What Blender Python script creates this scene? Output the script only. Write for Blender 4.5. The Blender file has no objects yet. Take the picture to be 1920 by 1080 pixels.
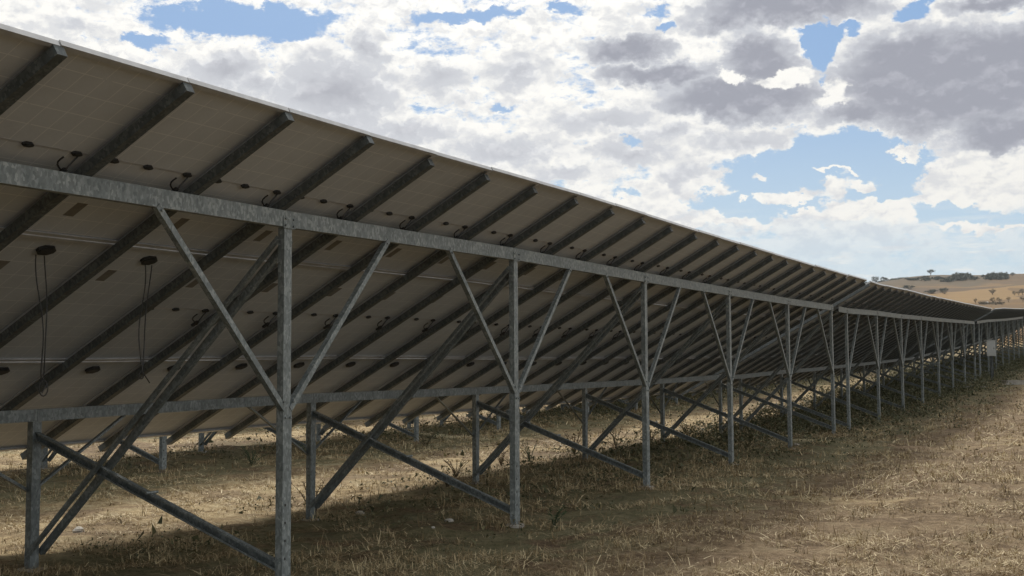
import bpy, math, random
import numpy as np
from mathutils import Vector, Matrix
random.seed(7); RNG = np.random.default_rng(11)
R = math.radians
scene = bpy.context.scene
COL = scene.collection

# ------------------------------------------------------------------ camera
F_PX, PITCH, ROLL, YAW = 2400.0, 4.284, -0.279, 25.426
CAM_Z = 1.5
fw = Vector((-math.sin(R(YAW))*math.cos(R(PITCH)), math.cos(R(YAW))*math.cos(R(PITCH)), math.sin(R(PITCH))))
rt = Vector((math.cos(R(YAW)), math.sin(R(YAW)), 0))
up = rt.cross(fw)
r2 = rt*math.cos(R(ROLL)) + up*math.sin(R(ROLL)); u2 = -rt*math.sin(R(ROLL)) + up*math.cos(R(ROLL))
cd = bpy.data.cameras.new('camera'); cam = bpy.data.objects.new('camera', cd); COL.objects.link(cam)
cd.sensor_width = 36.0; cd.lens = F_PX/1920*36; cd.clip_start = 0.05; cd.clip_end = 8000
m = Matrix.Identity(4)
for i in range(3): m[i][0] = r2[i]; m[i][1] = u2[i]; m[i][2] = -fw[i]
m[2][3] = CAM_Z
cam.matrix_world = m
scene.camera = cam
scene.view_settings.view_transform = 'Standard'; scene.view_settings.look = 'None'
scene.view_settings.exposure = 0.0; scene.view_settings.gamma = 1.0
scene.cycles.max_bounces = 6; scene.cycles.diffuse_bounces = 4; scene.cycles.glossy_bounces = 3
scene.cycles.use_denoising = True

# ------------------------------------------------------------------ sun
SUN_AZ, SUN_EL = 30.0, 42.0          # azimuth measured from +Y towards -X
sd = bpy.data.lights.new('sun', 'SUN'); so = bpy.data.objects.new('sun', sd); COL.objects.link(so)
sd.energy = 3.4; sd.angle = R(8.0); sd.color = (1.0, 0.94, 0.84)
sdir = Vector((-math.sin(R(SUN_AZ))*math.cos(R(SUN_EL)), math.cos(R(SUN_AZ))*math.cos(R(SUN_EL)), math.sin(R(SUN_EL))))
so.rotation_euler = sdir.to_track_quat('Z', 'Y').to_euler(); so.location = (0, 0, 60)

# ------------------------------------------------------------------ node helper
class NT:
    def __init__(s, tree): s.t = tree; s.n = tree.nodes; s.l = tree.links
    def add(s, typ, ins=None, **kw):
        nd = s.n.new(typ)
        for k, v in kw.items(): setattr(nd, k, v)
        for k, v in (ins or {}).items():
            sock = nd.inputs[k]
            if isinstance(v, bpy.types.NodeSocket): s.l.new(v, sock)
            else: sock.default_value = v
        return nd
    def math(s, op, a, b=0.0, c=0.0, clamp=False):
        return s.add('ShaderNodeMath', {0: a, 1: b, 2: c}, operation=op, use_clamp=clamp).outputs[0]
    def vmath(s, op, a, b=(0, 0, 0)):
        nd = s.add('ShaderNodeVectorMath', {0: a, 1: b}, operation=op)
        return nd.outputs['Value'] if op in ('LENGTH', 'DOT_PRODUCT') else nd.outputs[0]
    def noise(s, vec, scale, detail=4, rough=0.5, out='Fac', dist=0.0):
        return s.add('ShaderNodeTexNoise', {'Vector': vec, 'Scale': scale, 'Detail': detail, 'Roughness': rough, 'Distortion': dist}).outputs[out]
    def ramp(s, fac, stops):
        nd = s.add('ShaderNodeValToRGB', {'Fac': fac}); cr = nd.color_ramp
        while len(cr.elements) < len(stops): cr.elements.new(0.5)
        for e, (p, c) in zip(cr.elements, stops):
            e.position = p; e.color = (*c, 1) if len(c) == 3 else c
        return nd.outputs['Color']
    def mix(s, fac, a, b, blend='MIX'):
        nd = s.add('ShaderNodeMix', data_type='RGBA', blend_type=blend)
        for sock, v in ((nd.inputs['Factor'], fac), (nd.inputs[6], a), (nd.inputs[7], b)):
            if isinstance(v, bpy.types.NodeSocket): s.l.new(v, sock)
            elif isinstance(v, (int, float)): sock.default_value = v
            else: sock.default_value = (*v, 1) if len(v) == 3 else v
        return nd.outputs[2]
    def smooth(s, v, lo, hi):
        return s.add('ShaderNodeMapRange', {0: v, 1: lo, 2: hi, 3: 0.0, 4: 1.0}, interpolation_type='SMOOTHSTEP').outputs[0]

# ------------------------------------------------------------------ world: sky with broken cloud
def build_world():
    w = bpy.data.worlds.new('World'); scene.world = w; w.use_nodes = True; w.cycles.sampling_method = 'MANUAL'; w.cycles.sample_map_resolution = 512
    w.node_tree.nodes.clear(); N = NT(w.node_tree)
    d = N.add('ShaderNodeTexCoord').outputs['Generated']
    sky = N.add('ShaderNodeTexSky', sky_type='NISHITA', sun_disc=False, sun_elevation=R(SUN_EL),
                sun_rotation=R(-SUN_AZ), air_density=1.0, dust_density=1.5, ozone_density=1.0)
    sep = N.add('ShaderNodeSeparateXYZ', {0: d})
    x, y, z = sep.outputs
    az = N.math('MULTIPLY', N.math('ARCTAN2', N.math('MULTIPLY', x, -1.0), y), 180/math.pi)
    el = N.math('MULTIPLY', N.math('ARCSINE', z), 180/math.pi)
    P = N.add('ShaderNodeCombineXYZ', {0: az, 1: el, 2: 0.0}).outputs[0]
    nP = N.vmath('MULTIPLY', P, (1.0, 1.35, 1.0))
    add = lambda a, b: N.math('ADD', a, b)
    mul = lambda a, b: N.math('MULTIPLY', a, b)
    sub = lambda a, b: N.math('SUBTRACT', a, b)
    pos = lambda a: N.math('MAXIMUM', a, 0.0)
    # ragged edges: warp the direction by two noises
    w1 = N.vmath('SUBTRACT', N.noise(nP, 0.30, 3, 0.55, 'Color'), (0.5, 0.5, 0.5))
    w2 = N.vmath('SUBTRACT', N.noise(nP, 1.4, 7, 0.62, 'Color'), (0.5, 0.5, 0.5))
    W = N.vmath('ADD', P, N.vmath('ADD', N.vmath('MULTIPLY', w1, (2.4, 1.7, 0)), N.vmath('MULTIPLY', w2, (1.6, 1.15, 0))))
    def pe(px, py):
        v = fw*F_PX + r2*(px-960) - u2*(py-540); v.normalize()
        return math.degrees(math.atan2(-v.x, v.y)), math.degrees(math.asin(v.z))
    K = F_PX*math.pi/180
    def blobs(lst):
        acc = None
        for cx, cy, rx, ry, s in lst:
            a, e = pe(cx, cy)
            q = N.vmath('MULTIPLY', N.vmath('SUBTRACT', W, (a, e, 0)), (K/rx, K/ry, 0))
            v = N.math('MAXIMUM', mul(sub(1.0, N.vmath('LENGTH', q)), s), -0.6)
            acc = v if acc is None else N.math('SMOOTH_MAX', acc, v, 0.25)
        return acc
    # billows: inverted cell distance summed over octaves, giving rounded cauliflower lobes
    bw = N.vmath('ADD', nP, N.vmath('MULTIPLY', w2, (.9, .9, 0)))
    def billow(off, scale, det=4.0):
        v = N.add('ShaderNodeTexVoronoi', {'Vector': N.vmath('ADD', bw, (off[0], off[1], 0)), 'Scale': scale, 'Detail': det, 'Roughness': .55, 'Lacunarity': 2.1}, voronoi_dimensions='2D', normalize=True)
        return sub(0.42, v.outputs['Distance'])
    b1 = billow((0, 0), .55); b1s = billow((0, .42), .55)
    relief = sub(b1, b1s)          # positive on the upper side of each lobe
    holes = blobs([(450, 38, 190, 42, 1.3), (285, 80, 60, 22, .8), (880, 24, 130, 18, .8), (1040, 18, 70, 16, .7), (1240, 46, 36, 14, .8), (1225, 20, 50, 16, .6),
                   (1540, 85, 40, 60, 1.1), (1560, 170, 22, 50, .8), (1700, 16, 60, 26, .9), (1590, 50, 34, 22, .8),
                   (1600, 285, 170, 50, 1.4), (1470, 325, 150, 44, 1.3), (1390, 385, 120, 26, 1.0), (1700, 310, 80, 50, 1.1), (1660, 360, 90, 24, .8),
                   (1210, 365, 70, 16, .8), (1760, 395, 130, 26, .8), (1180, 262, 34, 14, .6), (950, 190, 40, 9, .5), (1880, 400, 60, 14, .6), (1480, 390, 80, 20, .8)])
    greys = blobs([(1180, 92, 105, 36, 1.3), (1235, 140, 150, 26, 1.2), (1385, 185, 225, 54, 1.5), (1420, 115, 100, 60, 1.3), (1480, 14, 240, 46, 1.4), (1360, 45, 90, 34, 1.0),
                   (1790, 150, 270, 112, 1.9), (1700, 100, 120, 70, 1.4), (1880, 245, 130, 52, 1.3), (1600, 210, 120, 30, 1.0), (1870, 5, 130, 22, 1.2)])
    softs = blobs([(625, 175, 150, 100, 1.4), (690, 85, 44, 44, 1.1), (430, 135, 130, 46, 1.2), (500, 165, 90, 40, 1.0), (770, 245, 150, 40, 1.0), (820, 150, 90, 44, 1.0),
                   (1840, 330, 110, 60, 1.0), (1400, 265, 150, 30, 1.0), (1130, 225, 160, 36, 1.0), (950, 280, 160, 40, 1.0), (980, 135, 100, 40, .9),
                   (1180, 290, 130, 36, 1.0), (1290, 335, 70, 44, .9), (150, 50, 100, 22, .6), (1250, 250, 130, 26, .9), (1060, 330, 120, 24, .8), (300, 150, 90, 30, .6)])
    puffs = blobs([(1465, 150, 66, 24, 1.5), (1366, 148, 42, 20, 1.2), (1575, 170, 34, 22, .9), (1560, 190, 40, 14, .8), (1235, 385, 60, 46, 1.1), (1190, 375, 40, 20, .8),
                   (1450, 378, 56, 17, 1.2), (1395, 378, 26, 8, .8), (1440, 328, 40, 16, 1.0), (1560, 323, 66, 7, 1.1), (1850, 330, 100, 60, 1.1), (1790, 372, 70, 20, .8),
                   (1705, 277, 34, 16, 1.1), (1590, 395, 70, 18, 1.0), (1690, 395, 50, 34, 1.0), (1635, 378, 26, 24, .9), (1300, 420, 180, 10, .8), (1850, 419, 110, 7, .9),
                   (1560, 350, 26, 14, .7), (1500, 395, 40, 10, .6), (1620, 345, 20, 10, .6)])
    hol, puf, gre, sof = pos(holes), pos(puffs), pos(greys), pos(softs)
    big = N.noise(N.vmath('ADD', nP, N.vmath('MULTIPLY', w1, (4, 3, 0))), 0.19, 5, 0.6)
    fine = sub(N.noise(N.vmath('MULTIPLY', nP, (0.7, 1.15, 1)), 1.5, 7, 0.68), 0.5)
    # cover
    cov = add(0.47, add(mul(sub(big, .5), 1.5), add(mul(b1, 0.9), mul(fine, 1.5))))
    cov = add(sub(cov, mul(hol, 1.45)), add(mul(puf, 2.0), add(mul(gre, 1.5), mul(sof, .8))))
    cover = N.smooth(cov, 0.12, 0.56)
    low = N.smooth(el, 8.5, 4.5)
    streak = N.smooth(add(N.noise(N.vmath('MULTIPLY', P, (0.20, 1.5, 1)), 1.0, 8, 0.62), 0.0), 0.44, 0.64)
    keep = N.math('MINIMUM', mul(puf, 3.0), 1.0)
    cover = mul(cover, sub(1.0, mul(mul(low, 0.75), sub(1.0, keep))))
    cover = N.math('MAXIMUM', cover, mul(mul(low, streak), 0.85))
    # thickness
    gv = add(greys, add(mul(b1, .85), add(mul(fine, .45), mul(relief, -1.1))))
    gv = sub(gv, mul(puf, 1.15))
    thick = mul(N.smooth(gv, 0.0, 0.55), 0.95)
    sv = sub(add(softs, add(mul(b1, .8), add(mul(fine, .5), mul(relief, -1.6)))), mul(puf, 1.6))
    thick = N.math('MAXIMUM', thick, mul(N.smooth(sv, -0.02, 0.75), 0.88))
    mv = add(add(mul(sub(big, .5), 1.3), mul(relief, -1.6)), mul(fine, 1.1))
    thick = N.math('MAXIMUM', thick, mul(N.smooth(mv, -.16, .36), 0.62))
    glow = N.math('POWER', pos(N.vmath('DOT_PRODUCT', d, tuple(sdir))), 7.0)
    wh = N.add('ShaderNodeVectorMath', {0: (9.3, 9.15, 8.7), 3: add(0.93, mul(glow, 0.50))}, operation='SCALE').outputs[0]
    core = N.smooth(add(N.math('MAXIMUM', greys, sub(mul(softs, .62), .1)), mul(b1, .4)), 0.22, 0.95)
    gcol = N.mix(core, (6.0, 6.2, 6.7), (3.3, 3.42, 4.05))
    gcol = N.mix(mul(N.smooth(add(relief, mul(fine, .25)), -0.02, 0.22), .55), gcol, N.vmath('MULTIPLY', gcol, (1.55, 1.52, 1.44)))
    cloud = N.mix(thick, wh, gcol)
    bl = N.mix(N.smooth(el, 15.5, 3.5), (2.3, 4.1, 7.0), (5.2, 6.8, 8.0))
    blue = N.mix(0.15, bl, sky.outputs[0])
    col = N.mix(cover, blue, cloud)
    bg = N.add('ShaderNodeBackground', {'Color': col, 'Strength': 0.1})
    N.add('ShaderNodeOutputWorld', {'Surface': bg.outputs[0]})
build_world()

# ------------------------------------------------------------------ materials
def mat(name, fn):
    mt = bpy.data.materials.new(name); mt.use_nodes = True; mt.node_tree.nodes.clear(); N = NT(mt.node_tree)
    b = N.add('ShaderNodeBsdfPrincipled'); fn(N, b)
    N.add('ShaderNodeOutputMaterial', {'Surface': b.outputs[0]})
    return mt
def OBJC(N): return N.add('ShaderNodeTexCoord').outputs['Object']
def galv(dark=1.0):
    def fn(N, b):
        c = OBJC(N)
        st = N.vmath('MULTIPLY', c, (1.0, 1.0, 0.6))
        v = N.add('ShaderNodeTexVoronoi', {'Vector': N.vmath('ADD', st, N.vmath('MULTIPLY', N.noise(c, 30, 2, .5, 'Color'), (.02, .02, .02))), 'Scale': 60.0}).outputs['Color']
        s = N.add('ShaderNodeSeparateColor', {0: v}).outputs[0]
        n = N.noise(c, 6, 6, 0.65)
        f = N.math('ADD', N.math('MULTIPLY', s, 0.40), N.math('MULTIPLY', n, 0.75))
        k = dark
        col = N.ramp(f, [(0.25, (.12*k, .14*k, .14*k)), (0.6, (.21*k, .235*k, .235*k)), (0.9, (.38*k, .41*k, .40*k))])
        N.l.new(col, b.inputs['Base Color']); b.inputs['Metallic'].default_value = 0.35
        N.l.new(N.math('ADD', 0.42, N.math('MULTIPLY', n, 0.25)), b.inputs['Roughness'])
    return fn
M = {}
M['steel'] = mat('galvanised_steel', galv())
M['steel_mid'] = mat('galvanised_steel_mid', galv(.85))  # same zinc colours scaled slightly darker, for braces, short posts, lower beams
M['steel_dull'] = mat('galvanised_steel_dark', galv(0.48))  # same zinc colours scaled much darker, for the rafters
def alu(N, b):
    n = N.noise(OBJC(N), 8, 5, .6)
    N.l.new(N.ramp(n, [(.3, (.42, .42, .42)), (.7, (.56, .56, .56))]), b.inputs['Base Color'])
    b.inputs['Metallic'].default_value = .4; b.inputs['Roughness'].default_value = .42
M['alu'] = mat('anodised_aluminium', alu)
def backsheet(N, b):
    c = OBJC(N); s = N.add('ShaderNodeSeparateXYZ', {0: c})
    def line(v, n, length):
        t = N.math('MULTIPLY', N.math('ADD', N.math('DIVIDE', v, length), 0.5), n)
        f = N.math('ABSOLUTE', N.math('SUBTRACT', N.math('FRACT', t), 0.5))
        return N.math('GREATER_THAN', f, 0.480)
    g = N.math('MAXIMUM', line(s.outputs[0], 6, 0.94), line(s.outputs[1], 10, 1.60))
    rnd = N.add('ShaderNodeObjectInfo').outputs['Random']
    n = N.noise(c, 3.0, 6, .6); n2 = N.noise(c, 60, 3, .6)
    dirt = N.math('ADD', N.math('MULTIPLY', n, .55), N.math('ADD', N.math('MULTIPLY', rnd, .25), N.math('MULTIPLY', n2, .2)))
    base = N.ramp(dirt, [(.3, (.41, .43, .45)), (.8, (.56, .59, .62))])
    brk = N.math('GREATER_THAN', N.noise(c, 9, 3, .6), 0.36)
    col = N.mix(N.math('MULTIPLY', N.math('MULTIPLY', g, brk), .45), base, (.80, .79, .76))
    N.l.new(col, b.inputs['Base Color']); b.inputs['Roughness'].default_value = .55
M['backsheet'] = mat('panel_backsheet', backsheet)
def cells(N, b):
    c = OBJC(N); s = N.add('ShaderNodeSeparateXYZ', {0: c})
    def line(v, n, length):
        t = N.math('MULTIPLY', N.math('ADD', N.math('DIVIDE', v, length), 0.5), n)
        return N.math('GREATER_THAN', N.math('ABSOLUTE', N.math('SUBTRACT', N.math('FRACT', t), 0.5)), 0.48)
    g = N.math('MAXIMUM', line(s.outputs[0], 6, 0.94), line(s.outputs[1], 10, 1.60))
    N.l.new(N.mix(g, (.012, .016, .04), (.5, .5, .5)), b.inputs['Base Color']); b.inputs['Roughness'].default_value = .08
M['cells'] = mat('solar_cells_under_glass', cells)
def flat(c1, c2, scale=10, rough=.7, metal=0):
    def fn(N, b):
        N.l.new(N.ramp(N.noise(OBJC(N), scale, 5, .6), [(.3, c1), (.7, c2)]), b.inputs['Base Color'])
        b.inputs['Roughness'].default_value = rough; b.inputs['Metallic'].default_value = metal
    return fn
M['black'] = mat('black_plastic', flat((.012, .012, .012), (.03, .03, .028), 20, .5))
M['label'] = mat('printed_label', flat((.14, .13, .115), (.19, .175, .15), 25, .6))
M['concrete'] = mat('concrete', flat((.30, .28, .25), (.48, .45, .40), 8, .9))
M['rock'] = mat('pale_stone', flat((.38, .35, .30), (.62, .58, .52), 12, .9))
M['boxgrey'] = mat('grey_polyester', flat((.40, .41, .40), (.50, .51, .50), 6, .55))
M['bark'] = mat('bark', flat((.07, .05, .035), (.14, .11, .08), 5, .9))
def leafmat(name, a, b2, c3):
    def fn(N, b):
        t = N.add('ShaderNodeAttribute', attribute_name='tint').outputs['Fac']
        N.l.new(N.ramp(t, [(0, a), (.5, b2), (1, c3)]), b.inputs['Base Color'])
        b.inputs['Roughness'].default_value = .75
    return mat(name, fn)
M['leaf'] = leafmat('evergreen_leaves', (.035, .045, .03), (.055, .07, .042), (.09, .10, .06))
M['leaf_brown'] = leafmat('dry_olive_leaves', (.07, .055, .035), (.10, .085, .05), (.15, .12, .07))
M['straw'] = leafmat('dry_grass_blades', (.085, .062, .028), (.31, .225, .115), (.68, .56, .34))
M['weed'] = leafmat('weed_leaves', (.05, .055, .025), (.09, .09, .04), (.16, .14, .06))
M['weed_green'] = leafmat('green_weed_leaves', (.03, .05, .02), (.05, .08, .03), (.08, .12, .05))
M['weed_red'] = leafmat('withered_weed_leaves', (.12, .07, .04), (.20, .12, .06), (.30, .21, .11))

def ground_mat(N, b):
    g = N.add('ShaderNodeNewGeometry').outputs['Position']
    s = N.add('ShaderNodeSeparateXYZ', {0: g}); X, Y = s.outputs[0], s.outputs[1]
    big = N.noise(g, .30, 5, .6); mid = N.noise(g, 1.6, 6, .65); fin = N.noise(g, 11, 7, .7); vf = N.noise(g, 55, 5, .75); patch = N.noise(N.vmath('ADD', g, (9, 4, 0)), .9, 7, .7)
    f = N.math('ADD', N.math('MULTIPLY', mid, .40), N.math('ADD', N.math('MULTIPLY', fin, .42), N.math('MULTIPLY', vf, .34)))
    straw = N.ramp(f, [(.40, (.07, .05, .03)), (.50, (.21, .148, .078)), (.58, (.40, .300, .165)), (.70, (.66, .54, .34))])
    soil = N.ramp(f, [(.40, (.04, .027, .016)), (.52, (.115, .078, .046)), (.68, (.28, .20, .125))])
    green = N.ramp(f, [(.36, (.035, .038, .018)), (.55, (.10, .10, .05)), (.74, (.23, .21, .12))])
    # bands that follow the rows: weeds grow greener below the tables, paler straw paints the sunlit strip brighter, browner soil nearer
    xm = N.math('FRACT', N.math('DIVIDE', N.math('ADD', X, N.math('ADD', 3.6, N.math('MULTIPLY', N.math('SUBTRACT', big, .5), 3.0))), -8.0))
    leftside = N.math('LESS_THAN', X, -2.0)
    under = N.math('MULTIPLY', N.smooth(N.math('ABSOLUTE', N.math('SUBTRACT', xm, .33)), .38, .20), leftside)
    col = N.mix(N.math('MULTIPLY', N.smooth(N.math('ADD', big, N.math('MULTIPLY', N.smooth(X, -8.8, -5.4), .15)), .44, .60), .85), straw, soil)
    col = N.mix(N.math('MULTIPLY', N.smooth(patch, .50, .58), .55), col, soil)
    gm = N.math('MULTIPLY', N.smooth(N.math('ADD', mid, N.math('MULTIPLY', under, .16)), .50, .66), N.math('ADD', .25, N.math('MULTIPLY', under, .55)))
    col = N.mix(gm, col, green)
    gfar = N.math('MULTIPLY', N.smooth(Y, 45.0, 70.0), N.smooth(N.noise(g, .09, 4, .6), .42, .56))
    col = N.mix(N.math('MULTIPLY', gfar, .6), col, green)
    # distant stubble fields
    fv = N.vmath('MULTIPLY', g, (.005, .0028, 0))
    vor = N.add('ShaderNodeTexVoronoi', {'Vector': N.vmath('ADD', fv, N.vmath('MULTIPLY', N.noise(g, .005, 3, .5, 'Color'), (.5, .5, 0))), 'Scale': 1.0}).outputs['Color']
    vs = N.add('ShaderNodeSeparateColor', {0: vor}).outputs[0]
    fn_ = N.noise(N.vmath('MULTIPLY', g, (.015, .05, 1)), 1.0, 7, .65)
    ff = N.math('ADD', N.math('MULTIPLY', vs, .5), N.math('MULTIPLY', fn_, .6))
    field = N.ramp(ff, [(.25, (.065, .045, .028)), (.42, (.125, .08, .04)), (.60, (.215, .13, .048)), (.85, (.255, .165, .07))])
    scrub = N.smooth(N.math('ADD', N.noise(g, .02, 6, .65), N.math('MULTIPLY', N.smooth(Y, 1150.0, 1300.0), .12)), .60, .68)
    field = N.mix(N.math('MULTIPLY', scrub, .7), field, (.10, .085, .055))
    wy = N.math('ADD', Y, N.math('MULTIPLY', N.math('SUBTRACT', N.noise(g, .02, 5, .6), .5), 260.0))
    az_ = N.math('ADD', N.math('DIVIDE', X, Y), N.math('MULTIPLY', N.math('SUBTRACT', N.noise(g, .012, 5, .6), .5), .03))
    sl = N.math('MULTIPLY', N.math('MULTIPLY', N.smooth(wy, 1130.0, 1190.0), N.smooth(az_, -.185, -.165)), N.smooth(az_, -.078, -.095))
    sl = N.math('MULTIPLY', sl, N.smooth(wy, 1400.0, 1340.0))
    field = N.mix(N.math('MULTIPLY', sl, .8), field, N.mix(N.noise(g, .12, 6, .7), (.045, .042, .026), (.13, .095, .058)))
    col = N.mix(N.smooth(Y, 95.0, 150.0), col, field)
    N.l.new(col, b.inputs['Base Color']); b.inputs['Roughness'].default_value = .95
    b.inputs['Specular IOR Level'].default_value = .15
    h = N.math('ADD', N.math('MULTIPLY', fin, .6), N.math('MULTIPLY', vf, .4))
    bp = N.add('ShaderNodeBump', {'Height': h, 'Strength': .9, 'Distance': .05})
    N.l.new(bp.outputs[0], b.inputs['Normal'])
M['ground'] = mat('dry_field_ground', ground_mat)

# ------------------------------------------------------------------ mesh helpers
class MB:
    def __init__(s): s.v = []; s.f = []; s.mi = []
    def box(s, c, ax, h, mi=0):
        """centre, three axis vectors (unit), three half sizes"""
        c = Vector(c); a = [Vector(q)*k for q, k in zip(ax, h)]; n = len(s.v)
        for i in (-1, 1):
            for j in (-1, 1):
                for k in (-1, 1): s.v.append(c + a[0]*i + a[1]*j + a[2]*k)
        for q in ((0, 1, 3, 2), (4, 6, 7, 5), (0, 4, 5, 1), (2, 3, 7, 6), (0, 2, 6, 4), (1, 5, 7, 3)):
            s.f.append([n+t for t in q]); s.mi.append(mi)
    def bar(s, p, q, w, t, side, mi=0):
        """solid bar between points: w along 'side', t across"""
        p = Vector(p); q = Vector(q); d = q-p; L = d.length; d.normalize(); side = Vector(side); side = (side - d*side.dot(d)).normalized()
        s.box((p+q)/2, (d, side, d.cross(side)), (L/2, w/2, t/2), mi)
    def channel(s, p, q, w, depth, t, side, opening, mi=0):
        """C section: web of width w (along side), flanges of 'depth' towards 'opening'"""
        p = Vector(p); q = Vector(q); d = (q-p); L = d.length; d.normalize()
        side = Vector(side); side = (side - d*side.dot(d)).normalized(); o = d.cross(side)
        if o.dot(Vector(opening)) < 0: o = -o
        c = (p+q)/2
        s.box(c - o*(depth/2 - t/2), (d, side, o), (L/2, w/2, t/2), mi)
        for k in (-1, 1):
            s.box(c + side*k*(w/2 - t/2) + o*(t/2), (d, side, o), (L/2, t/2, depth/2 - t/2), mi)
            s.box(c + side*k*(w/2 - t - .006) + o*(depth/2 - t/2), (d, side, o), (L/2, .006, t/2), mi)
    def angle(s, p, q, w, t, side, other, mi=0):
        p = Vector(p); q = Vector(q); d = (q-p); L = d.length; d.normalize()
        side = Vector(side); side = (side - d*side.dot(d)).normalized(); o = d.cross(side)
        if o.dot(Vector(other)) < 0: o = -o
        c = (p+q)/2
        s.box(c, (d, side, o), (L/2, w/2, t/2), mi)
        s.box(c + side*(-w/2 + t/2) + o*(w/2), (d, side, o), (L/2, t/2, w/2 - t/2), mi)
    def tube(s, pts, r, n=6, mi=0):
        pts = [Vector(p) for p in pts]; base = len(s.v)
        for i, p in enumerate(pts):
            d = (pts[min(i+1, len(pts)-1)] - pts[max(i-1, 0)]).normalized()
            a = d.orthogonal().normalized() if i == 0 else (a - d*a.dot(d)).normalized()
            b = d.cross(a); rr = r[i] if isinstance(r, (list, tuple)) else r
            for k in range(n): s.v.append(p + (a*math.cos(2*math.pi*k/n) + b*math.sin(2*math.pi*k/n))*rr)
        for i in range(len(pts)-1):
            for k in range(n):
                s.f.append([base+i*n+k, base+i*n+(k+1) % n, base+(i+1)*n+(k+1) % n, base+(i+1)*n+k]); s.mi.append(mi)
        s.f.append([base+k for k in range(n)][::-1]); s.mi.append(mi)
        s.f.append([base+(len(pts)-1)*n+k for k in range(n)]); s.mi.append(mi)
    def prism(s, outline, z0, z1, mi=0):
        n = len(s.v); k = len(outline)
        for z in (z0, z1):
            for (x, y) in outline: s.v.append(Vector((x, y, z)))
        s.f.append([n+i for i in range(k)][::-1]); s.mi.append(mi); s.f.append([n+k+i for i in range(k)]); s.mi.append(mi)
        for i in range(k): s.f.append([n+i, n+(i+1) % k, n+k+(i+1) % k, n+k+i]); s.mi.append(mi)
    def mesh(s, name, mats):
        me = bpy.data.meshes.new(name); me.from_pydata([tuple(v) for v in s.v], [], s.f)
        for mm in mats: me.materials.append(mm)
        if len(mats) > 1: me.polygons.foreach_set('material_index', s.mi)
        me.update(); return me

WM = {}
def link(name, me, world=None, parent=None):
    o = bpy.data.objects.new(name, me); COL.objects.link(o)
    W_ = world if world is not None else (WM[parent.name].copy() if parent else Matrix.Identity(4))
    WM[o.name] = W_
    if parent: o.parent = parent; o.matrix_basis = WM[parent.name].inverted() @ W_
    else: o.matrix_basis = W_
    return o
def tag(o, label=None, cat=None, group=None, kind=None):
    if label: o['label'] = label
    if cat: o['category'] = cat
    if group: o['group'] = group
    if kind: o['kind'] = kind
    return o
I3 = (Vector((1, 0, 0)), Vector((0, 1, 0)), Vector((0, 0, 1)))

# ------------------------------------------------------------------ profiles along the row (z relative to camera, +CAM_Z)
ZB = [(-60, -.03), (0, 1.04), (3.9, 1.11), (7.9, 1.18), (11.9, 1.275), (15.9, 1.325), (19.9, 1.39), (23.9, 1.46), (27.9, 1.55), (29.6, 1.565), (33.6, 1.70), (37.6, 1.80),
      (41.6, 1.93), (45.6, 2.05), (49.6, 2.18), (53.6, 2.31), (57.6, 2.44), (59.3, 2.53), (63.3, 2.76), (67.3, 2.95), (71.3, 3.14),
      (75.3, 3.34), (79.3, 3.55), (83.3, 3.76), (87.3, 3.98), (120, 5.75), (160, 8.0)]
zbx = np.array([a for a, b in ZB]); zby = np.array([b for a, b in ZB]) + CAM_Z
def zB(y): return float(np.interp(y, zbx, zby))
GP = [(-60, -2.6), (0, -1.64), (8, -1.50), (16, -1.36), (24, -1.24), (30, -1.10), (38, -.86), (46, -.50), (52, -.26), (58, 0.0), (66, .42), (75, .84), (88, 1.5),
      (110, 2.6), (150, 4.6), (300, 12.5), (500, 27.0), (700, 42.5), (900, 59.5), (1100, 76.5), (1250, 91.0), (1350, 101.0), (1450, 106.5), (1700, 108.0), (4000, 110.0)]
_gx = np.linspace(-60, 4000, 8121); _gy = np.interp(_gx, [a for a, b in GP], [b for a, b in GP])
_k = np.hanning(25); _k /= _k.sum(); _gs = np.convolve(np.pad(_gy, 12, mode='edge'), _k, 'valid')
def gbase(y): return np.interp(y, _gx, _gs)
def ground(x, y):
    x = np.asarray(x, float); y = np.asarray(y, float)
    z = gbase(y) + CAM_Z
    far = np.clip((y-140)/600, 0, 1); far = far*far*(3-2*far)
    az = x/np.maximum(y, 60)
    crest = 5.0*np.exp(-((az+.135)/.035)**2) + 2.0*np.exp(-((az+.06)/.03)**2)
    left = -np.clip((-az-.17)/.5, 0, 1.2)*95
    right = 12*np.clip((az+.02)/.5, 0, 1)
    z = z + far*(crest*np.clip((y-900)/400, 0, 1) + left + right + 2.2*np.sin(x*.0105+y*.0065) + 1.3*np.sin(x*.025-y*.015))
    nb = .018*np.sin(x*1.9+y*.7)+.014*np.sin(x*4.3-y*3.1+1.3)+.010*np.sin(x*7.7+y*6.1)+.03*np.sin(x*.6+.4)*np.sin(y*.35)
    return z + nb

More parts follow.
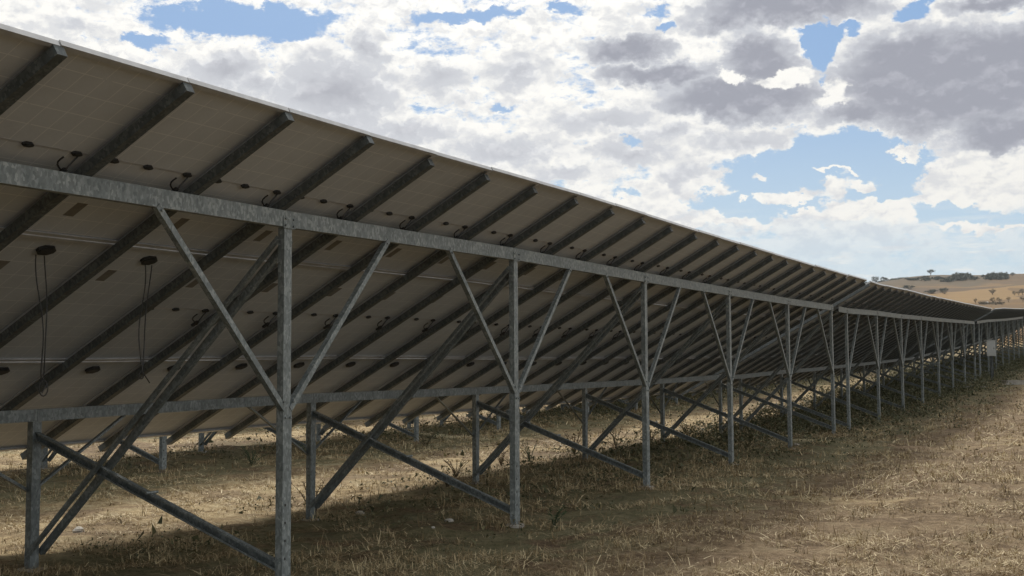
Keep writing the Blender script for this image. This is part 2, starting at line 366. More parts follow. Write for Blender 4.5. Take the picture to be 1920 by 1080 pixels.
def build_ground():
    def axis(a, b, near, step0, g):
        out = [0.0]; s = step0
        while out[-1] < near: out.append(out[-1]+s)
        while out[-1] < b: s *= g; out.append(out[-1]+s)
        return np.array(out)
    px = axis(0, 2500, 12, .14, 1.06); nx = axis(0, 2500, 26, .16, 1.06)
    xs = np.concatenate([-nx[::-1][:-1], px])
    py_ = axis(0, 3600, 40, .16, 1.028); ny = axis(0, 300, 2, .3, 1.25)
    ys = np.concatenate([-ny[::-1][:-1], py_])
    X, Y = np.meshgrid(xs, ys, indexing='ij'); Z = ground(X, Y)
    near = np.clip((60-np.abs(Y))/50, 0, 1)
    Z = Z + RNG.normal(0, .006, Z.shape)*near
    n, k = X.shape
    v = np.stack([X, Y, Z], -1).reshape(-1, 3)
    idx = np.arange(n*k).reshape(n, k)
    q = np.stack([idx[:-1, :-1], idx[1:, :-1], idx[1:, 1:], idx[:-1, 1:]], -1).reshape(-1, 4)
    me = bpy.data.meshes.new('ground'); me.vertices.add(len(v)); me.vertices.foreach_set('co', v.ravel())
    me.loops.add(q.size); me.loops.foreach_set('vertex_index', q.ravel().astype(np.int32))
    me.polygons.add(len(q)); me.polygons.foreach_set('loop_start', np.arange(0, q.size, 4, dtype=np.int32))
    me.polygons.foreach_set('use_smooth', np.ones(len(q), bool))
    me.update(calc_edges=True); me.materials.append(M['ground'])
    tag(link('ground', me), 'dry stubbly earth field rising to golden hills', kind='structure')
build_ground()

# ------------------------------------------------------------------ solar tables
A_T, A_S, A_E = 5.636, 8.126, 4.873           # distances of tall posts, short posts, high edge (first row)
TILT = 29.0; ct, st_ = math.cos(R(TILT)), math.sin(R(TILT))
PW, PL, TH = .994, 1.642, .035
S0 = (.0, PL+.012, 2*PL+.029)                 # slope position of the top of each panel row
EDGE_H = .648                                 # high edge above the beam's lower side
ROW = 8.0

def panel_meshes():
    d = {}
    b = MB(); b.box((0, 0, -.004), I3, (PW/2-.004, PL/2-.004, .003)); b.mi = [0]*6; b.mi[3 if False else 0] = 0
    me = b.mesh('panel_laminate', [M['backsheet'], M['cells']])
    for p in me.polygons: p.material_index = 1 if p.normal.z > .5 else 0
    d['laminate'] = me
    b = MB(); hw, hl = PW/2, PL/2
    for sx in (-1, 1):
        b.box((sx*(hw-.0015), 0, -TH/2), I3, (.0015, hl, TH/2)); b.box((sx*(hw-.016), 0, -TH+.001), I3, (.013, hl-.001, .001))
    for sy in (-1, 1):
        b.box((0, sy*(hl-.0015), -TH/2), I3, (hw-.003, .0015, TH/2-.0002)); b.box((0, sy*(hl-.016), -TH+.0012), I3, (hw-.030, .013, .001))
    d['frame'] = b.mesh('panel_frame', [M['alu']])
    # far panels: frame and laminate in one mesh, materials kept
    b.box((0, 0, -.004), I3, (hw-.004, hl-.004, .003), 1)
    me = b.mesh('panel_simple', [M['alu'], M['backsheet'], M['cells']])
    for p in me.polygons:
        if p.material_index == 1 and p.normal.z > .5: p.material_index = 2
    d['simple'] = me
    def octo(w, h): return [(-w/2, -h/6), (-w/4, -h/2), (w/4, -h/2), (w/2, -h/6), (w/2, h/6), (w/4, h/2), (-w/4, h/2), (-w/2, h/6)]
    b = MB(); b.prism(octo(.150, .095), -.026, -.007); b.prism(octo(.12, .07), -.031, -.026); d['jbox'] = b.mesh('junction_box', [M['black']])
    b = MB(); b.prism(octo(.082, .036), -.022, -.007); b.box((0, 0, -.0235), I3, (.022, .010, .0015))
    d['jsmall'] = b.mesh('junction_pod', [M['black']])
    b = MB(); b.box((0, 0, -.0076), I3, (.045, .075, .0005)); d['label'] = b.mesh('rating_label', [M['label']])
    b = MB(); b.box((0, 0, -.0078), I3, (PW/2-.03, .009, .0007)); d['bus'] = b.mesh('centre_seam', [M['alu']])
    # short jumper cable between pods, looping
    b = MB(); pts = []
    for i in range(15):
        t = i/14; pts.append((.02+.10*t + .03*math.sin(t*9), -.02-.12*math.sin(t*3.1), -.02-.05*math.sin(t*3.1)-.02*math.sin(t*7)))
    b.tube(pts, .006, 5); b.box((.07, -.13, -.065), I3, (.014, .035, .010)); d['jumper'] = b.mesh('jumper_cable', [M['black']])
    return d
PM = panel_meshes()

def edge_z(y, row): return zB(y) + EDGE_H
def slope_point(a_e, y, s, off=0.0, row=0):
    """point s metres down the slope from the high edge, off metres below the panel's top plane"""
    return Vector((-a_e - s*ct - off*(-st_)*-1, y, edge_z(y, row) - s*st_ - off*ct)) if False else Vector((-a_e - s*ct + off*st_, y, edge_z(y, row) - s*st_ - off*ct))

def frame_matrix(center, dy):
    ey = Vector((0, 1, dy)).normalized(); X = -ey
    n0 = Vector((-st_, 0, ct)); upv = n0.cross(X).normalized(); n = X.cross(upv).normalized()
    mm = Matrix.Identity(4)
    for i in range(3): mm[i][0] = X[i]; mm[i][1] = upv[i]; mm[i][2] = n[i]; mm[i][3] = center[i]
    return mm

def make_table(row, y_first, n_posts, label, detail, group):
    """y_first = first post; panels start one metre before it and end at the last post"""
    off = row*ROW; aT, aS, aE = A_T+off, A_S+off, A_E+off
    ys = [y_first+4*k for k in range(n_posts)]
    c = Vector((-(aT+aS)/2, (ys[0]+ys[-1])/2, float(ground(-(aT+aS)/2, (ys[0]+ys[-1])/2))))
    root = link('solar_table', None, Matrix.Translation(c)); tag(root, label, 'solar table', group)
    root.empty_display_size = .3
    def part(name, b, mats, parent=root): return link(name, b.mesh(name, mats), None, parent) if False else _part(name, b, mats, parent)
    def _part(name, b, mats, parent):
        # meshes are written in world space; shift them to the parent's origin
        w = WM[parent.name]; inv = w.inverted(); b.v = [inv @ v for v in b.v]
        return link(name, b.mesh(name, mats), w.copy(), parent)
    zup = Vector((0, 0, 1)); yx = Vector((0, 1, 0)); xx = Vector((1, 0, 0))
    st = [M['steel']]; sd_ = [M['steel_mid']]
    # --- posts
    for i, y in enumerate(ys):
        g = float(ground(-aT, y)); zt = zB(y); ap = zt-1.36
        b = MB(); b.channel((-aT, y, g-.05), (-aT, y, ap+.02), .108, .062, .005, yx, (-1, 0, 0))
        for k in range(4): b.box((-aT+.0315, y-.02, g+.22+.13*k), I3, (.0012, .009, .009), 1)
        for k in (-1, 1): b.tube([(-aT+.028, y+k*.028, ap-.06), (-aT+.045, y+k*.028, ap-.06)], .010, 6)
        p = _part('tall_post', b, [M['steel'], M['black']], root)
        b = MB(); b.channel((-aT-.004, y, ap+.02), (-aT-.004, y, zt-.004), .096, .056, .004, yx, (-1, 0, 0)); _part('post_extension', b, st, p)
        b = MB(); o = [(-aT+.11*math.cos(q*math.pi/5+.2)*(1+.15*math.sin(q*5.0+y)), y+.11*math.sin(q*math.pi/5+.2)) for q in range(10)]
        b.prism(o, g-.05, g+.022); _part('concrete_foot', b, [M['concrete']], p)
        # V arms
        for sg in (-1, 1):
            if (i == n_posts-1 and sg > 0) or (i == 0 and sg < 0) or (detail == 2 and i == 1 and sg > 0): continue
            b = MB(); b.angle((-aT+.034, y+sg*.035, ap), (-aT+.034, y+sg*1.45, zB(y+sg*1.45)+.01), .045, .004, yx, (-1, 0, 0))
            for q, zz in ((.06, ap+.055), (1.42, zB(y+sg*1.42)-.02)): b.tube([(-aT+.034, y+sg*q, zz), (-aT+.048, y+sg*q, zz)], .009, 6)
            _part('v_arm', b, st, root)
        b = MB(); b.box((-aT+.0335, y, zt+.035), I3, (.0025, .075, .045))
        for by in (-.05, .05):
            for bz in (.01, .06): b.tube([(-aT+.034, y+by, zt+bz), (-aT+.046, y+by, zt+bz)], .009, 6)
        _part('splice_plate', b, st, p)
        # short post
        g2 = float(ground(-aS, y)); zt2 = zB(y)-1.47
        b = MB(); b.channel((-aS, y, g2-.05), (-aS, y, zt2-.002), .095, .06, .005, yx, (-1, 0, 0))
        b.box((-aS+.026, y, zt2-.57), I3, (.006, .05, .05))
        p2 = _part('short_post', b, sd_, root)
        b = MB(); o = [(-aS+.11*math.cos(q*math.pi/5), y+.11*math.sin(q*math.pi/5)) for q in range(10)]
        b.prism(o, g2-.05, g2+.018); _part('concrete_foot', b, [M['concrete']], p2)
        for sg in (-1, 1):
            if (i == n_posts-1 and sg > 0) or (i == 0 and sg < 0): continue
            b = MB(); b.angle((-aS-.034, y+sg*.02, zt2-.57), (-aS-.034, y+sg*1.1, zB(y+sg*1.1)-1.465), .035, .004, yx, (1, 0, 0))
            _part('v_arm', b, sd_, root)
        # transverse cross braces: a doubled angle one way, a channel the other
        for k in (-1, 1):
            b = MB(); b.angle((-aS+.02, y+k*.058, g2+.14), (-aT-.02, y+k*.058, zt-.08), .05, .004, zup, (0, k, 0)); _part('cross_brace', b, sd_, root)
        b = MB(); b.channel((-aS-.03, y-.086 if False else y, zt2-.10), (-aT+.0-.04, y, g+.16), .072, .045, .004, zup, (0, -1, 0))
        b.tube([(-(aT+aS)/2, y-.07, (g+zt2)/2+.06), (-(aT+aS)/2, y+.07, (g+zt2)/2+.06)], .011, 6)
        _part('cross_brace', b, sd_, root)
    # --- beams, one length per bay
    ext = .10 if y_first < 0 else 0.0
    nodes = [ys[0]-1.0] + ys[:-1] + [ys[-1]+ext]
    for a_, h, dz, mts, nm in ((aT, .122, 0, st, 'upper_beam'), (aS, .10, -1.47, sd_, 'lower_beam')):
        for y0, y1 in zip(nodes[:-1], nodes[1:]):
            b = MB(); e = .0015
            b.channel((-a_, y0+e, zB(y0)+dz+h/2), (-a_, y1-e, zB(y1)+dz+h/2), h, .06, .004, zup, (-1, 0, 0))
            if nm == 'upper_beam' and detail:
                pass
            _part(nm, b, mts, root)
    # --- rafters and panels
    y0 = ys[0]-1.0-(.14 if 29 < y_first < 30 else 0); ncol = int(round(ys[-1]-ys[0]+1)); y_end = y0+ncol
    j = 0
    rot_r = None
    for j in range(ncol+1):
        y = y0+j-.05+(.02 if j == 0 else 0)+((.08 if ext else -.02) if j == ncol else 0)
        dz = (zB(y+.5)-zB(y-.5))
        s0 = .07; s1 = 3*PL+.12; mid = slope_point(aE, y, (s0+s1)/2 - (.06 if detail == 2 and j < 10 else 0), TH+.031)
        if 'rafter' not in PM:
            b = MB(); L = (s1-s0)
            b.channel((0, -L/2, 0), (0, L/2, 0), .072, .060, .003, (1, 0, 0), (0, 0, 1)); b.box((0, L/2+.001, 0), I3, (.036, .001, .030)); b.box((0, -L/2-.001, 0), I3, (.036, .001, .030))
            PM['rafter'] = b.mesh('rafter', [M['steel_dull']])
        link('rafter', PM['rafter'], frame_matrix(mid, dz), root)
    for j in range(ncol):
        yc = y0+j+.45+(.0 if j < ncol-2 or not ext else .08); dy = zB(y0+j+1)-zB(y0+j); jig = random.uniform(-.006, .006)
        for r in range(3):
            sc_ = S0[r]+PL/2 + (jig if r == 0 else random.uniform(-.004, .004))
            cc = slope_point(aE, yc, sc_, 0.0) + Vector((-st_, 0, ct))*random.uniform(0, .004)
            Mx = frame_matrix(cc, dy)
            conventional = (r == 2) or (r == 1 and row == 0 and detail == 2 and j < 9)
            if not detail:
                link('solar_panel', PM['simple'], Mx, root); continue
            p = link('solar_panel', PM['laminate'], Mx, root)
            link('panel_frame', PM['frame'], Mx, p)
            if conventional:
                link('junction_box', PM['jbox'], Mx @ Matrix.Translation((random.uniform(-.02, .02), PL/2-.17, 0)), p)
                if detail == 2 and 3 < j < (9 if r == 1 else 7):
                    b = MB(); inv = Mx.inverted()
                    top = Mx @ Vector((0, PL/2-.21, -.03)); L = random.uniform(.70, .85) if r == 1 else random.uniform(.25, .5); ph = random.uniform(0, 6)
                    for k in (-1, 1):
                        pts = []
                        for i in range(19):
                            t = i/18; sp = .035*(1-t)**.5*k + .012*math.sin(t*7+ph+k)
                            pts.append(inv @ (top + Vector((.02*math.sin(t*5+ph), sp + .03*math.sin(t*3+ph)*t, -L*t))))
                        if k == 1:
                            rr = random.uniform(.02, .045); sq = random.uniform(.5, 1.0); end = random.uniform(.04, .10)
                            for i in range(1, 15):
                                q = i/14*2*math.pi*1.15
                                pts.append(inv @ (top + Vector((.012*math.sin(q), .03*math.sin(3+ph)+rr*sq*math.sin(q), -L - rr*1.3 + rr*1.3*math.cos(q)))))
                            pts.append(inv @ (top + Vector((.02, .02*math.sin(ph)+.02, -L-.02-end))))
                        b.tube(pts, .0045, 5)
                    link('hanging_cable', b.mesh('hanging_cable', [M['black']]), Mx, p)
            else:
                if detail == 2 or j < 12:
                    link('centre_seam', PM['bus'], Mx, p)
                    for q in (-.36, .02, .33): link('junction_pod', PM['jsmall'], Mx @ Matrix.Translation((q, 0, 0)), p)
                    if detail == 2 and j < 20: link('jumper_cable', PM['jumper'], Mx @ Matrix.Translation((-.40, 0, 0)), p)
            if detail == 2 and r < 2 and j < 24:
                link('rating_label', PM['label'], Mx @ Matrix.Translation((.16 if r == 0 else .2, -PL/2+.28 if r == 0 else PL/2-.42, 0)), p)
    return root

T_Y = [(-.1, 8), (29.6, 8), (59.75, 8), (89.8, 8)]
make_table(0, *T_Y[0], 'nearest raised solar table filling the left of the photo, seen from its underside', 2, 'solar tables of the nearest row')
make_table(0, *T_Y[1], 'second solar table of the front row, right after the first gap under the hill', 1, 'solar tables of the nearest row')
make_table(0, *T_Y[2], 'third solar table of the front row, rising at the right edge behind the grey box', 0, 'solar tables of the nearest row')
make_table(0, *T_Y[3], 'farthest solar table of the front row, at the right border', 0, 'solar tables of the nearest row')
make_table(1, *T_Y[0], 'solar table behind the nearest one, its post feet showing under the low edge', 0, 'solar tables of the row behind')
make_table(1, *T_Y[1], 'solar table of the row behind, seen between the posts of the second table', 0, 'solar tables of the row behind')
make_table(1, *T_Y[2], 'farthest solar table of the row behind, seen through the distant post lattice', 0, 'solar tables of the row behind')
make_table(2, *T_Y[1], 'solar table two rows back, glimpsed beyond the lit strip of grass', 0, 'solar tables two rows back')

# ------------------------------------------------------------------ vegetation helpers
def tri_mesh(name, tris, tint, material):
    """tris (n,3,3), tint (n,)"""
    n = len(tris); me = bpy.data.meshes.new(name)
    me.vertices.add(n*3); me.vertices.foreach_set('co', tris.reshape(-1).astype(np.float32))
    me.loops.add(n*3); me.loops.foreach_set('vertex_index', np.arange(n*3, dtype=np.int32))
    me.polygons.add(n); me.polygons.foreach_set('loop_start', np.arange(0, n*3, 3, dtype=np.int32))
    me.update(calc_edges=True)
    at = me.attributes.new('tint', 'FLOAT', 'POINT'); at.data.foreach_set('value', np.repeat(tint, 3).astype(np.float32))
    me.materials.append(material); return me

def grass():
    # tufts and lying straw on the strip of ground the photo sees, denser near the camera
    nt = 60000
    az = RNG.uniform(R(-6), R(56), nt); r = 5.0*np.exp(RNG.uniform(0, 1, nt)*math.log(90/5.0))
    x = -np.sin(az)*r; y = np.cos(az)*r
    cl = np.sin(x*1.3+np.sin(y*1.1)*1.5)*np.sin(y*1.7+np.sin(x*.9)*2)+.5*np.sin(x*4.1+y*2.3)*np.sin(y*5.3-x*1.7)
    keep = RNG.uniform(0, 1, nt) < np.clip(.55+.75*cl, .05, 1)
    x, y, r, cl = x[keep], y[keep], r[keep], cl[keep]; nt = len(x)
    # thicker growth left standing round the feet of the posts
    ps = [(-a_, y_) for a_ in (A_T, A_S, A_T+ROW) for y_ in [7.9, 11.9, 15.9, 19.9, 23.9, 27.9, 29.6, 33.6, 37.6, 41.6]]
    e = RNG.integers(0, len(ps), 1100); pa = np.array(ps)[e] + RNG.normal(0, .16, (1100, 2))
    x = np.r_[x, pa[:, 0]]; y = np.r_[y, pa[:, 1]]; r = np.hypot(x, y); cl = np.r_[cl, np.full(1100, -.4)]; nt = len(x)
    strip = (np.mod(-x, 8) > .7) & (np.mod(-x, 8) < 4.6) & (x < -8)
    hue = np.clip(RNG.normal(.50, .20, nt)+.10*cl+.12*strip, 0, 1); size = RNG.lognormal(-.32, .42, nt)*np.where(strip, .62, 1)  # blades on the sunlit strip tinted paler, brightness added by colour
    nb = 9; k = np.repeat(np.arange(nt), nb); n = len(k)
    lying = RNG.uniform(0, 1, n) < .45
    R0 = r[k]; sc_ = np.clip(R0/13, .8, 2.6); sz = size[k]
    spread = np.where(lying, .10, .022)*sz*np.clip(sc_, 1, 1.5)
    X = x[k]+RNG.normal(0, 1, n)*spread; Y = y[k]+RNG.normal(0, 1, n)*spread
    Z = ground(X, Y)
    L = np.where(lying, RNG.uniform(.05, .16, n), RNG.uniform(.03, .10, n))*sz*np.clip(sc_, 1, 1.4)
    th = RNG.uniform(0, 2*np.pi, n); el = np.where(lying, RNG.uniform(-.02, .30, n), RNG.uniform(.55, 1.5, n))
    d = np.stack([np.cos(th)*np.cos(el), np.sin(th)*np.cos(el), np.sin(el)], -1)*L[:, None]
    w = RNG.uniform(.0016, .0042, n)*sc_
    ph = th+np.pi/2+RNG.uniform(-.5, .5, n); W_ = np.stack([np.cos(ph)*w, np.sin(ph)*w, RNG.uniform(-.3, .3, n)*w], -1)
    B = np.stack([X, Y, Z+np.where(lying, RNG.uniform(.004, .025, n), -.004)], -1)
    bend = B + d*.6 + np.stack([RNG.normal(0, .08, n)*L, RNG.normal(0, .08, n)*L, .10*L], -1)
    t1 = np.stack([B-W_, B+W_, bend+W_*.7], 1); t2 = np.stack([bend+W_*.7, bend-W_*.7, B-W_], 1); t3 = np.stack([bend-W_*.7, bend+W_*.7, B+d], 1)
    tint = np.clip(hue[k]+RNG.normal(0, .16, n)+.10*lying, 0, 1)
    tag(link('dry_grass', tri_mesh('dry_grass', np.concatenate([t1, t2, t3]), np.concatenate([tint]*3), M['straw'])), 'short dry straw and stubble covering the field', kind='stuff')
    # low leafy growth in the strip below the tables
    nt = 34000
    y = 6+84*RNG.uniform(0, 1, nt)**1.2; band = RNG.choice([0, 0, 0, 1], nt); x = -(7.3 + 8.0*band) + RNG.normal(0, 1.25, nt)
    cl = np.sin(x*1.9+y*.8)*np.sin(y*1.3-x*.7)+.6*np.sin(x*3.7-y*2.1)
    keep = (RNG.uniform(0, 1, nt) < np.clip(-.30+.40*cl+.022*y, .0, 1)); x, y = x[keep], y[keep]; nt = len(x)
    nb = 14; k = np.repeat(np.arange(nt), nb); n = len(k); sz = RNG.lognormal(0, .45, nt)[k]*np.clip(.6+y[k]*.022, .6, 1.7)
    c = np.stack([x[k]+RNG.normal(0, .06, n)*sz, y[k]+RNG.normal(0, .06, n)*sz, np.abs(RNG.normal(0, .055, n))*sz], -1)
    c[:, 2] += ground(c[:, 0], c[:, 1])
    tr = c[:, None, :] + RNG.normal(0, .0105, (n, 3, 3))*np.clip(sz*(.7+.02*y[k]), .6, 2.6)[:, None, None]
    tag(link('undergrowth', tri_mesh('undergrowth', tr, np.clip(RNG.normal(.45, .25, n), 0, 1), M['weed'])), 'low olive green weeds growing in the shade below the tables', kind='stuff')
grass()

def leaf_cloud(n, centre, rad, size, flatz=1.0):
    """n small triangles filling an ellipsoid volume in uneven clumps"""
    nc = max(5, n//45); cc = RNG.normal(0, 1, (nc, 3)); cc /= np.linalg.norm(cc, axis=1)[:, None]; cc *= (RNG.uniform(.25, 1, nc)**.5)[:, None]*.78
    k = RNG.integers(0, nc, n); p = cc[k] + RNG.normal(0, .17, (n, 3)); p = p*np.array(rad)
    p[:, 2] = np.where(p[:, 2] < -rad[2]*.75, -rad[2]*.75, p[:, 2])
    p += np.array(centre); a = RNG.normal(0, 1, (n, 3, 3))*size
    return p[:, None, :] + a, np.clip(RNG.normal(.5, .2, n)+(k/nc-.5)*.5, 0, 1)

def tree(name, x, y, h, w, label, material, trunk=.3, n=500, group=None, cat='tree', leaf=.10):
    z = float(ground(x, y)); root = link(name, None, Matrix.Translation((x, y, z))); tag(root, label, cat, group)
    b = MB(); th = h*trunk
    b.tube([(0, 0, -.4), (w*.02, 0, th*.5), (-w*.02, w*.02, th*1.1)], [w*.05, w*.035, w*.025], 7)
    for k in range(6):
        a = k*1.05+random.random(); b.tube([(-w*.02, w*.02, th*.8), (math.cos(a)*w*.14, math.sin(a)*w*.14, th*1.25), (math.cos(a)*w*.32, math.sin(a)*w*.32, h*.72)], [w*.022, w*.015, w*.006], 5)
    link('trunk', b.mesh('trunk', [M['bark']]), None, root)
    t, ti = leaf_cloud(n, (0, 0, th+(h-th)*.5), (w/2, w/2, (h-th)*.52), leaf*w*.25)
    link('crown', tri_mesh('crown', t, ti, material), None, root)
    return root

def on_hill(px, py):
    """used once to read real positions off the photograph: returns x, y on the terrain"""
    v = fw*F_PX + r2*(px-960) - u2*(py-540); v.normalize(); t = 90.0
    while t < 1600:
        p = v*t
        if p.z+CAM_Z < float(ground(p.x, p.y)): return p.x, p.y
        t += 2.0
    return on_hill(px, py+.6)
# trees and bushes of the far hillside: (px, base py, height m, width m, kind)
def hill_things():
    x, y = on_hill(1745, 513.5); tree('lone_tree', x, y, 6.0, 8.5, 'lone round-topped tree standing against the sky on the hill crest', M['leaf'], .30, 900)
    spec = [(1641, 526, 3.2, 5, 'dark round bush on the skyline just above the end of the first table', 'leaf'),
            (1622, 523, 2.2, 4.2, 'small low bush at the left end of the hill skyline', 'leaf'),
            (1656, 524, 2.2, 5, 'flat bush on the skyline right of the dark round bush', 'leaf'),
            (1705, 543, 2.4, 6.0, 'dark bush on the slope half hidden behind the second table edge', 'leaf'),
            (1747, 551, 2.4, 7.0, 'left dark bush of the pair above the second table edge', 'leaf'),
            (1771, 551, 3.0, 6.0, 'right taller dark bush of the pair above the second table edge', 'leaf'),
            (1829, 569, 2.8, 2.4, 'small reddish brown tree left of the white stones', 'leaf_brown'),
            (1862, 569, 3.0, 3.2, 'leafy olive tree just right of the white stones', 'leaf_brown'),
            (1874, 568, 3.0, 3.0, 'olive tree close beside the one next to the white stones', 'leaf_brown'),
            (1891, 567, 3.0, 2.6, 'reddish brown tree standing alone right of the olive pair', 'leaf_brown'),
            (1918, 566, 3.0, 3.0, 'brown tree cut by the right border low on the slope', 'leaf_brown'),
            (1861, 553, 3.0, 4.0, 'faded bush in the middle of the golden field', 'leaf_brown'),
            (1902, 554, 2.2, 2.4, 'left small tree of the three high in the field at right', 'leaf_brown'),
            (1910, 554, 2.2, 2.6, 'middle small tree of the three high in the field at right', 'leaf_brown'),
            (1917, 553, 3.2, 3.4, 'taller right tree of the three high in the field at right', 'leaf_brown'),
            (1898, 517, 1.6, 3.0, 'tiny bush on the skyline at the far right', 'leaf')]
    for px, py, h, w, lab, mk in spec:
        x, y = on_hill(px, py); k_ = math.hypot(x, y)/900; h *= k_*1.35; w *= k_*1.45; tree('hillside_bush' if mk == 'leaf' else 'olive_tree', x, y, h, w, lab, M[mk], .12 if mk == 'leaf' else .25, 620,
                                     cat='bush' if mk == 'leaf' else 'tree')
    # scrub and wood that read as one dark mass below the crest
    T = []; TI = []
    for i in range(210):
        px = random.choice([random.uniform(1700, 1880), random.uniform(1780, 1820), random.uniform(1850, 1888)])
        c = 521 + (1.5 if px > 1790 else 4)*math.sin((px-1690)/190*math.pi)
        py = c + random.uniform(-3, 4)
        x, y = on_hill(px, py); z = float(ground(x, y)); big = 1.0 if (1785 < px < 1822 or px > 1852) else .45
        h = random.uniform(2.5, 5.5)*big; w = random.uniform(4, 9)
        t, ti = leaf_cloud(110, (x, y, z+h*.45), (w/2, w/2, h*.55), .42); T.append(t); TI.append(ti)
    for i in range(46):
        px = random.uniform(1625, 1700); x, y = on_hill(px, 524.5-(px-1625)*.06 + random.uniform(-1, 3)); z = float(ground(x, y))
        t, ti = leaf_cloud(60, (x, y, z+.4), (2.6, 2.6, .9), .25); T.append(t); TI.append(ti)
    tag(link('hill_scrub', tri_mesh('hill_scrub', np.concatenate(T), np.concatenate(TI), M['leaf'])), 'dark scrub and wood along the hill below the crest', kind='stuff')
    # hedge-like scrub at the foot of the slope around the stones
    T = []; TI = []
    for i in range(40):
        x, y = on_hill(random.uniform(1838, 1880), 570+random.uniform(-1, 2)); z = float(ground(x, y))
        t, ti = leaf_cloud(60, (x, y, z+.35), (1.3, 1.3, .7), .12); T.append(t); TI.append(ti)
    tag(link('low_scrub', tri_mesh('low_scrub', np.concatenate(T), np.concatenate(TI), M['leaf_brown'])), 'low scrub round the white stones at the foot of the slope', kind='stuff')
    x, y = on_hill(1851, 570)
    rock('boulder', x, y, 1.7, 1.3, 'pale boulder lying in scrub at the foot of the hill')

def rock(name, x, y, w, h, label, cat='stone'):
    z = float(ground(x, y)); n = 9; b = MB(); rings = 6
    for i in range(rings+1):
        ph = math.pi*i/rings
        for k in range(n):
            a = 2*math.pi*k/n; rr = math.sin(ph)*(1+.22*math.sin(a*2+i+x*9)+random.uniform(-.08, .08))
            b.v.append(Vector((math.cos(a)*rr*w/2, math.sin(a)*rr*w/2*.8, (math.cos(ph)*.5+.25)*h)))
    for i in range(rings):
        for k in range(n): b.f.append([i*n+k, (i+1)*n+k, (i+1)*n+(k+1) % n, i*n+(k+1) % n]); b.mi.append(0)
    tag(link(name, b.mesh(name, [M['rock']]), Matrix.Translation((x, y, z))), label, cat)
hill_things()

# ------------------------------------------------------------------ weeds
def weed(x, y, h, w, kind, label, stems=9, leaves=160):
    z = float(ground(x, y)); root = link('weed', None, Matrix.Translation((x, y, z-.01))); tag(root, label, 'weed')
    b = MB(); tips = []
    for k in range(stems):
        a = random.uniform(0, 6.28); l = random.uniform(.35, 1.0); o = (math.cos(a)*w*.5*l, math.sin(a)*w*.5*l); hh = h*random.uniform(.55, 1)
        p = [(0, 0, 0), (o[0]*.25, o[1]*.25, hh*.4), (o[0]*.6+random.uniform(-.02, .02), o[1]*.6, hh*.75), (o[0], o[1], hh)]
        b.tube(p, [.0045, .004, .003, .0015], 4); tips.append(p)
    link('stems', b.mesh('stems', [M['straw'] if kind != 'weed_green' else M['weed_green']]), None, root)
    n = leaves; t = np.zeros((n, 3, 3))
    for i in range(n):
        p = random.choice(tips); q = random.uniform(.15, 1)*3; a = int(min(q, 2)); f = q-a; c = np.array(p[a])*(1-f)+np.array(p[min(a+1, 3)])*f
        d = RNG.normal(0, 1, 3); d[2] = abs(d[2])*.6; d /= np.linalg.norm(d); s = RNG.normal(0, 1, 3); s = np.cross(s, d); s /= np.linalg.norm(s)
        L = random.uniform(.018, .042)*min(1.25, max(1, h/.3)); t[i] = [c-s*L*.16, c+s*L*.16, c+d*L]
    link('leaves', tri_mesh('leaves', t, np.clip(RNG.normal(.5, .25, n), 0, 1), M[kind]), None, root)
WEEDS = [
    (-5.25, 12.0, .22, .30, 'weed_green', 'fresh green weed at the foot of the second tall post'),
    (-8.95, 21.4, .62, .75, 'weed_red', 'tall reddish dry weed between the fourth and fifth short posts'),
    (-8.60, 22.6, .45, .80, 'weed', 'bushy olive weed beside the tall reddish one'),
    (-8.9, 19.4, .42, .5, 'weed_green', 'green leafy weed at the foot of the fourth short post'),
    (-9.1, 18.7, .40, .5, 'weed_red', 'spiky dry weed left of the fourth short post'),
    (-8.55, 7.35, .55, .4, 'weed_red', 'withered stalk at the left border near the short post'),
    (-8.3, 12.2, .42, .55, 'weed_red', 'pale dry stalks round the foot of the second short post'),
    (-8.35, 15.5, .30, .5, 'weed', 'low weed beside the third short post'),
    (-8.7, 16.4, .30, .6, 'weed_red', 'brownish weed clump right of the third short post'),
    (-8.5, 24.3, .40, .9, 'weed', 'olive weed clump under the fifth short post'),
    (-8.6, 27.0, .45, 1.0, 'weed', 'dark weed clump under the gap between tables'),
    (-8.2, 31.0, .5, 1.2, 'weed_green', 'green weed thicket below the start of the second table'),
    (-8.4, 34.5, .5, 1.2, 'weed', 'wide weed thicket farther below the second table'),
    (-6.6, 24.4, .25, .6, 'weed', 'low dark weed in the shade near the fifth tall post'),
    (-13.2, 17.6, .35, .7, 'weed_green', 'green weed between the rear row posts left'),
    (-13.0, 19.0, .40, .8, 'weed_green', 'second green weed beyond the first tall post'),
    (-12.9, 23.0, .35, .8, 'weed', 'weed near the rear row post behind the third tall post'),
]
for wd in WEEDS: weed(*wd, stems=random.randint(8, 13), leaves=int(120+160*wd[3]))
for x, y, w, lab in [(-6.45, 12.0, .09, 'small pale stone left of the second tall post'), (-9.6, 9.95, .13, 'pale flat stone on the lit strip between the near braces'),
                     (-6.2, 11.2, .05, 'tiny stone in the shade left of the second tall post'), (-5.7, 24.7, .10, 'pale stone at the foot of the fifth tall post'),
                     (-7.8, 12.4, .10, 'stone beside the foot of the second short post')]:
    rock('stone', x, y, w, w*.6, lab)

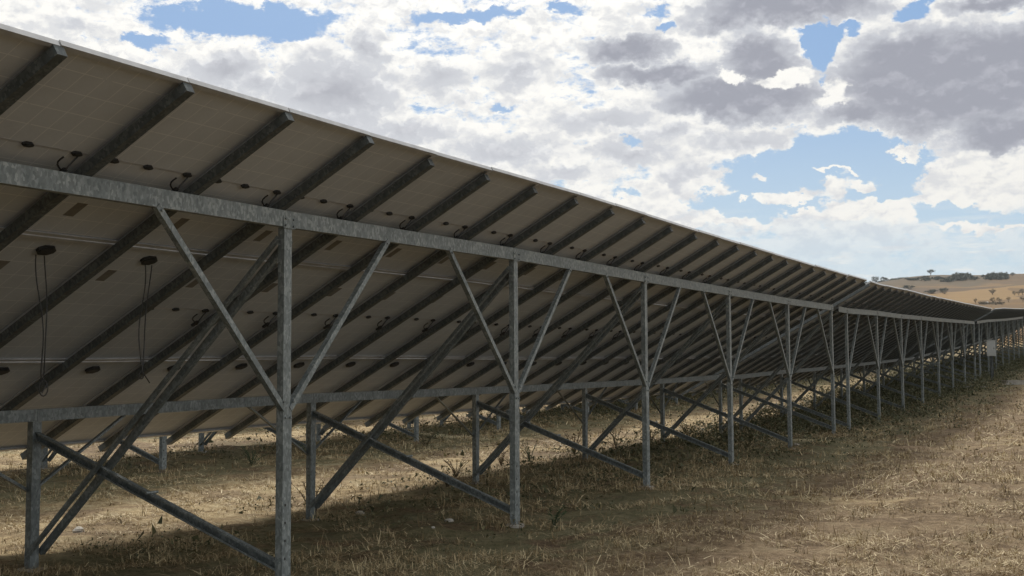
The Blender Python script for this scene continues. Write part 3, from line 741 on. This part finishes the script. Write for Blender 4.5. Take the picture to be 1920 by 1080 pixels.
# ------------------------------------------------------------------ box on a post, slabs
def combiner():
    x, y = -5.05, 58.5; z = float(ground(x, y)); root = link('combiner_box', None, Matrix.Translation((x, y, z)))
    tag(root, 'pale grey electrical cabinet on a post in front of the third table', 'electrical box')
    b = MB(); b.channel((0, .10, -.1), (0, .10, 1.75), .09, .05, .005, (1, 0, 0), (0, 1, 0)); link('post', b.mesh('post', [M['steel']]), None, root)
    b = MB(); b.box((0, 0, 1.42), I3, (.17, .07, .33)); b.box((0, -.005, 1.76), I3, (.185, .085, .012)); link('cabinet', b.mesh('cabinet', [M['boxgrey']]), None, root)
    b = MB(); b.box((0, -.075, 1.42), I3, (.145, .006, .30)); d = link('door', b.mesh('door', [M['boxgrey']]), None, root)
    b = MB(); b.box((.12, -.087, 1.42), I3, (.012, .006, .03)); link('handle', b.mesh('handle', [M['black']]), None, d)
    b = MB()
    for k in (-1, 0, 1): b.tube([(k*.06, 0, 1.10), (k*.06+.01, 0, .6), (k*.05, .03, 0)], .014, 6)
    link('conduit', b.mesh('conduit', [M['black']]), None, root)
combiner()
def slab(x, y, L, w, h, rz, label):
    z = float(ground(x, y)); b = MB(); b.box((0, 0, h/2-.03), I3, (L/2, w/2, h/2)); b.box((0, 0, h+.002-.03+.01), I3, (L/2+.02, w/2+.02, .012))
    me = b.mesh('concrete_slab', [M['concrete']])
    tag(link('concrete_slab', me, Matrix.Translation((x, y, z)) @ Matrix.Rotation(rz, 4, 'Z')), label, 'slab')
slab(-3.6, 55.5, 1.5, .8, .16, .3, 'concrete duct cover lying in grass right of the electrical cabinet')
slab(-5.6, 52.4, 1.6, .3, .06, .25, 'thin concrete slab beside the last posts of the second table')

# ------------------------------------------------------------------ air between here and the hill
def haze():
    b = MB(); x0, x1, y0, y1, z0, z1 = -2600, 2600, -320, 3700, -140, 150
    b.box(((x0+x1)/2, (y0+y1)/2, (z0+z1)/2), I3, ((x1-x0)/2, (y1-y0)/2, (z1-z0)/2))
    mt = bpy.data.materials.new('hazy_air'); mt.use_nodes = True; mt.node_tree.nodes.clear(); N = NT(mt.node_tree)
    v = N.add('ShaderNodeVolumePrincipled', {'Color': (.80, .87, .96, 1), 'Density': 0.00008, 'Anisotropy': .2})
    o = N.n.new('ShaderNodeOutputMaterial'); N.l.new(v.outputs[0], o.inputs['Volume'])
    tag(link('haze', b.mesh('haze', [mt])), 'thin summer haze over the fields', kind='stuff')
haze()
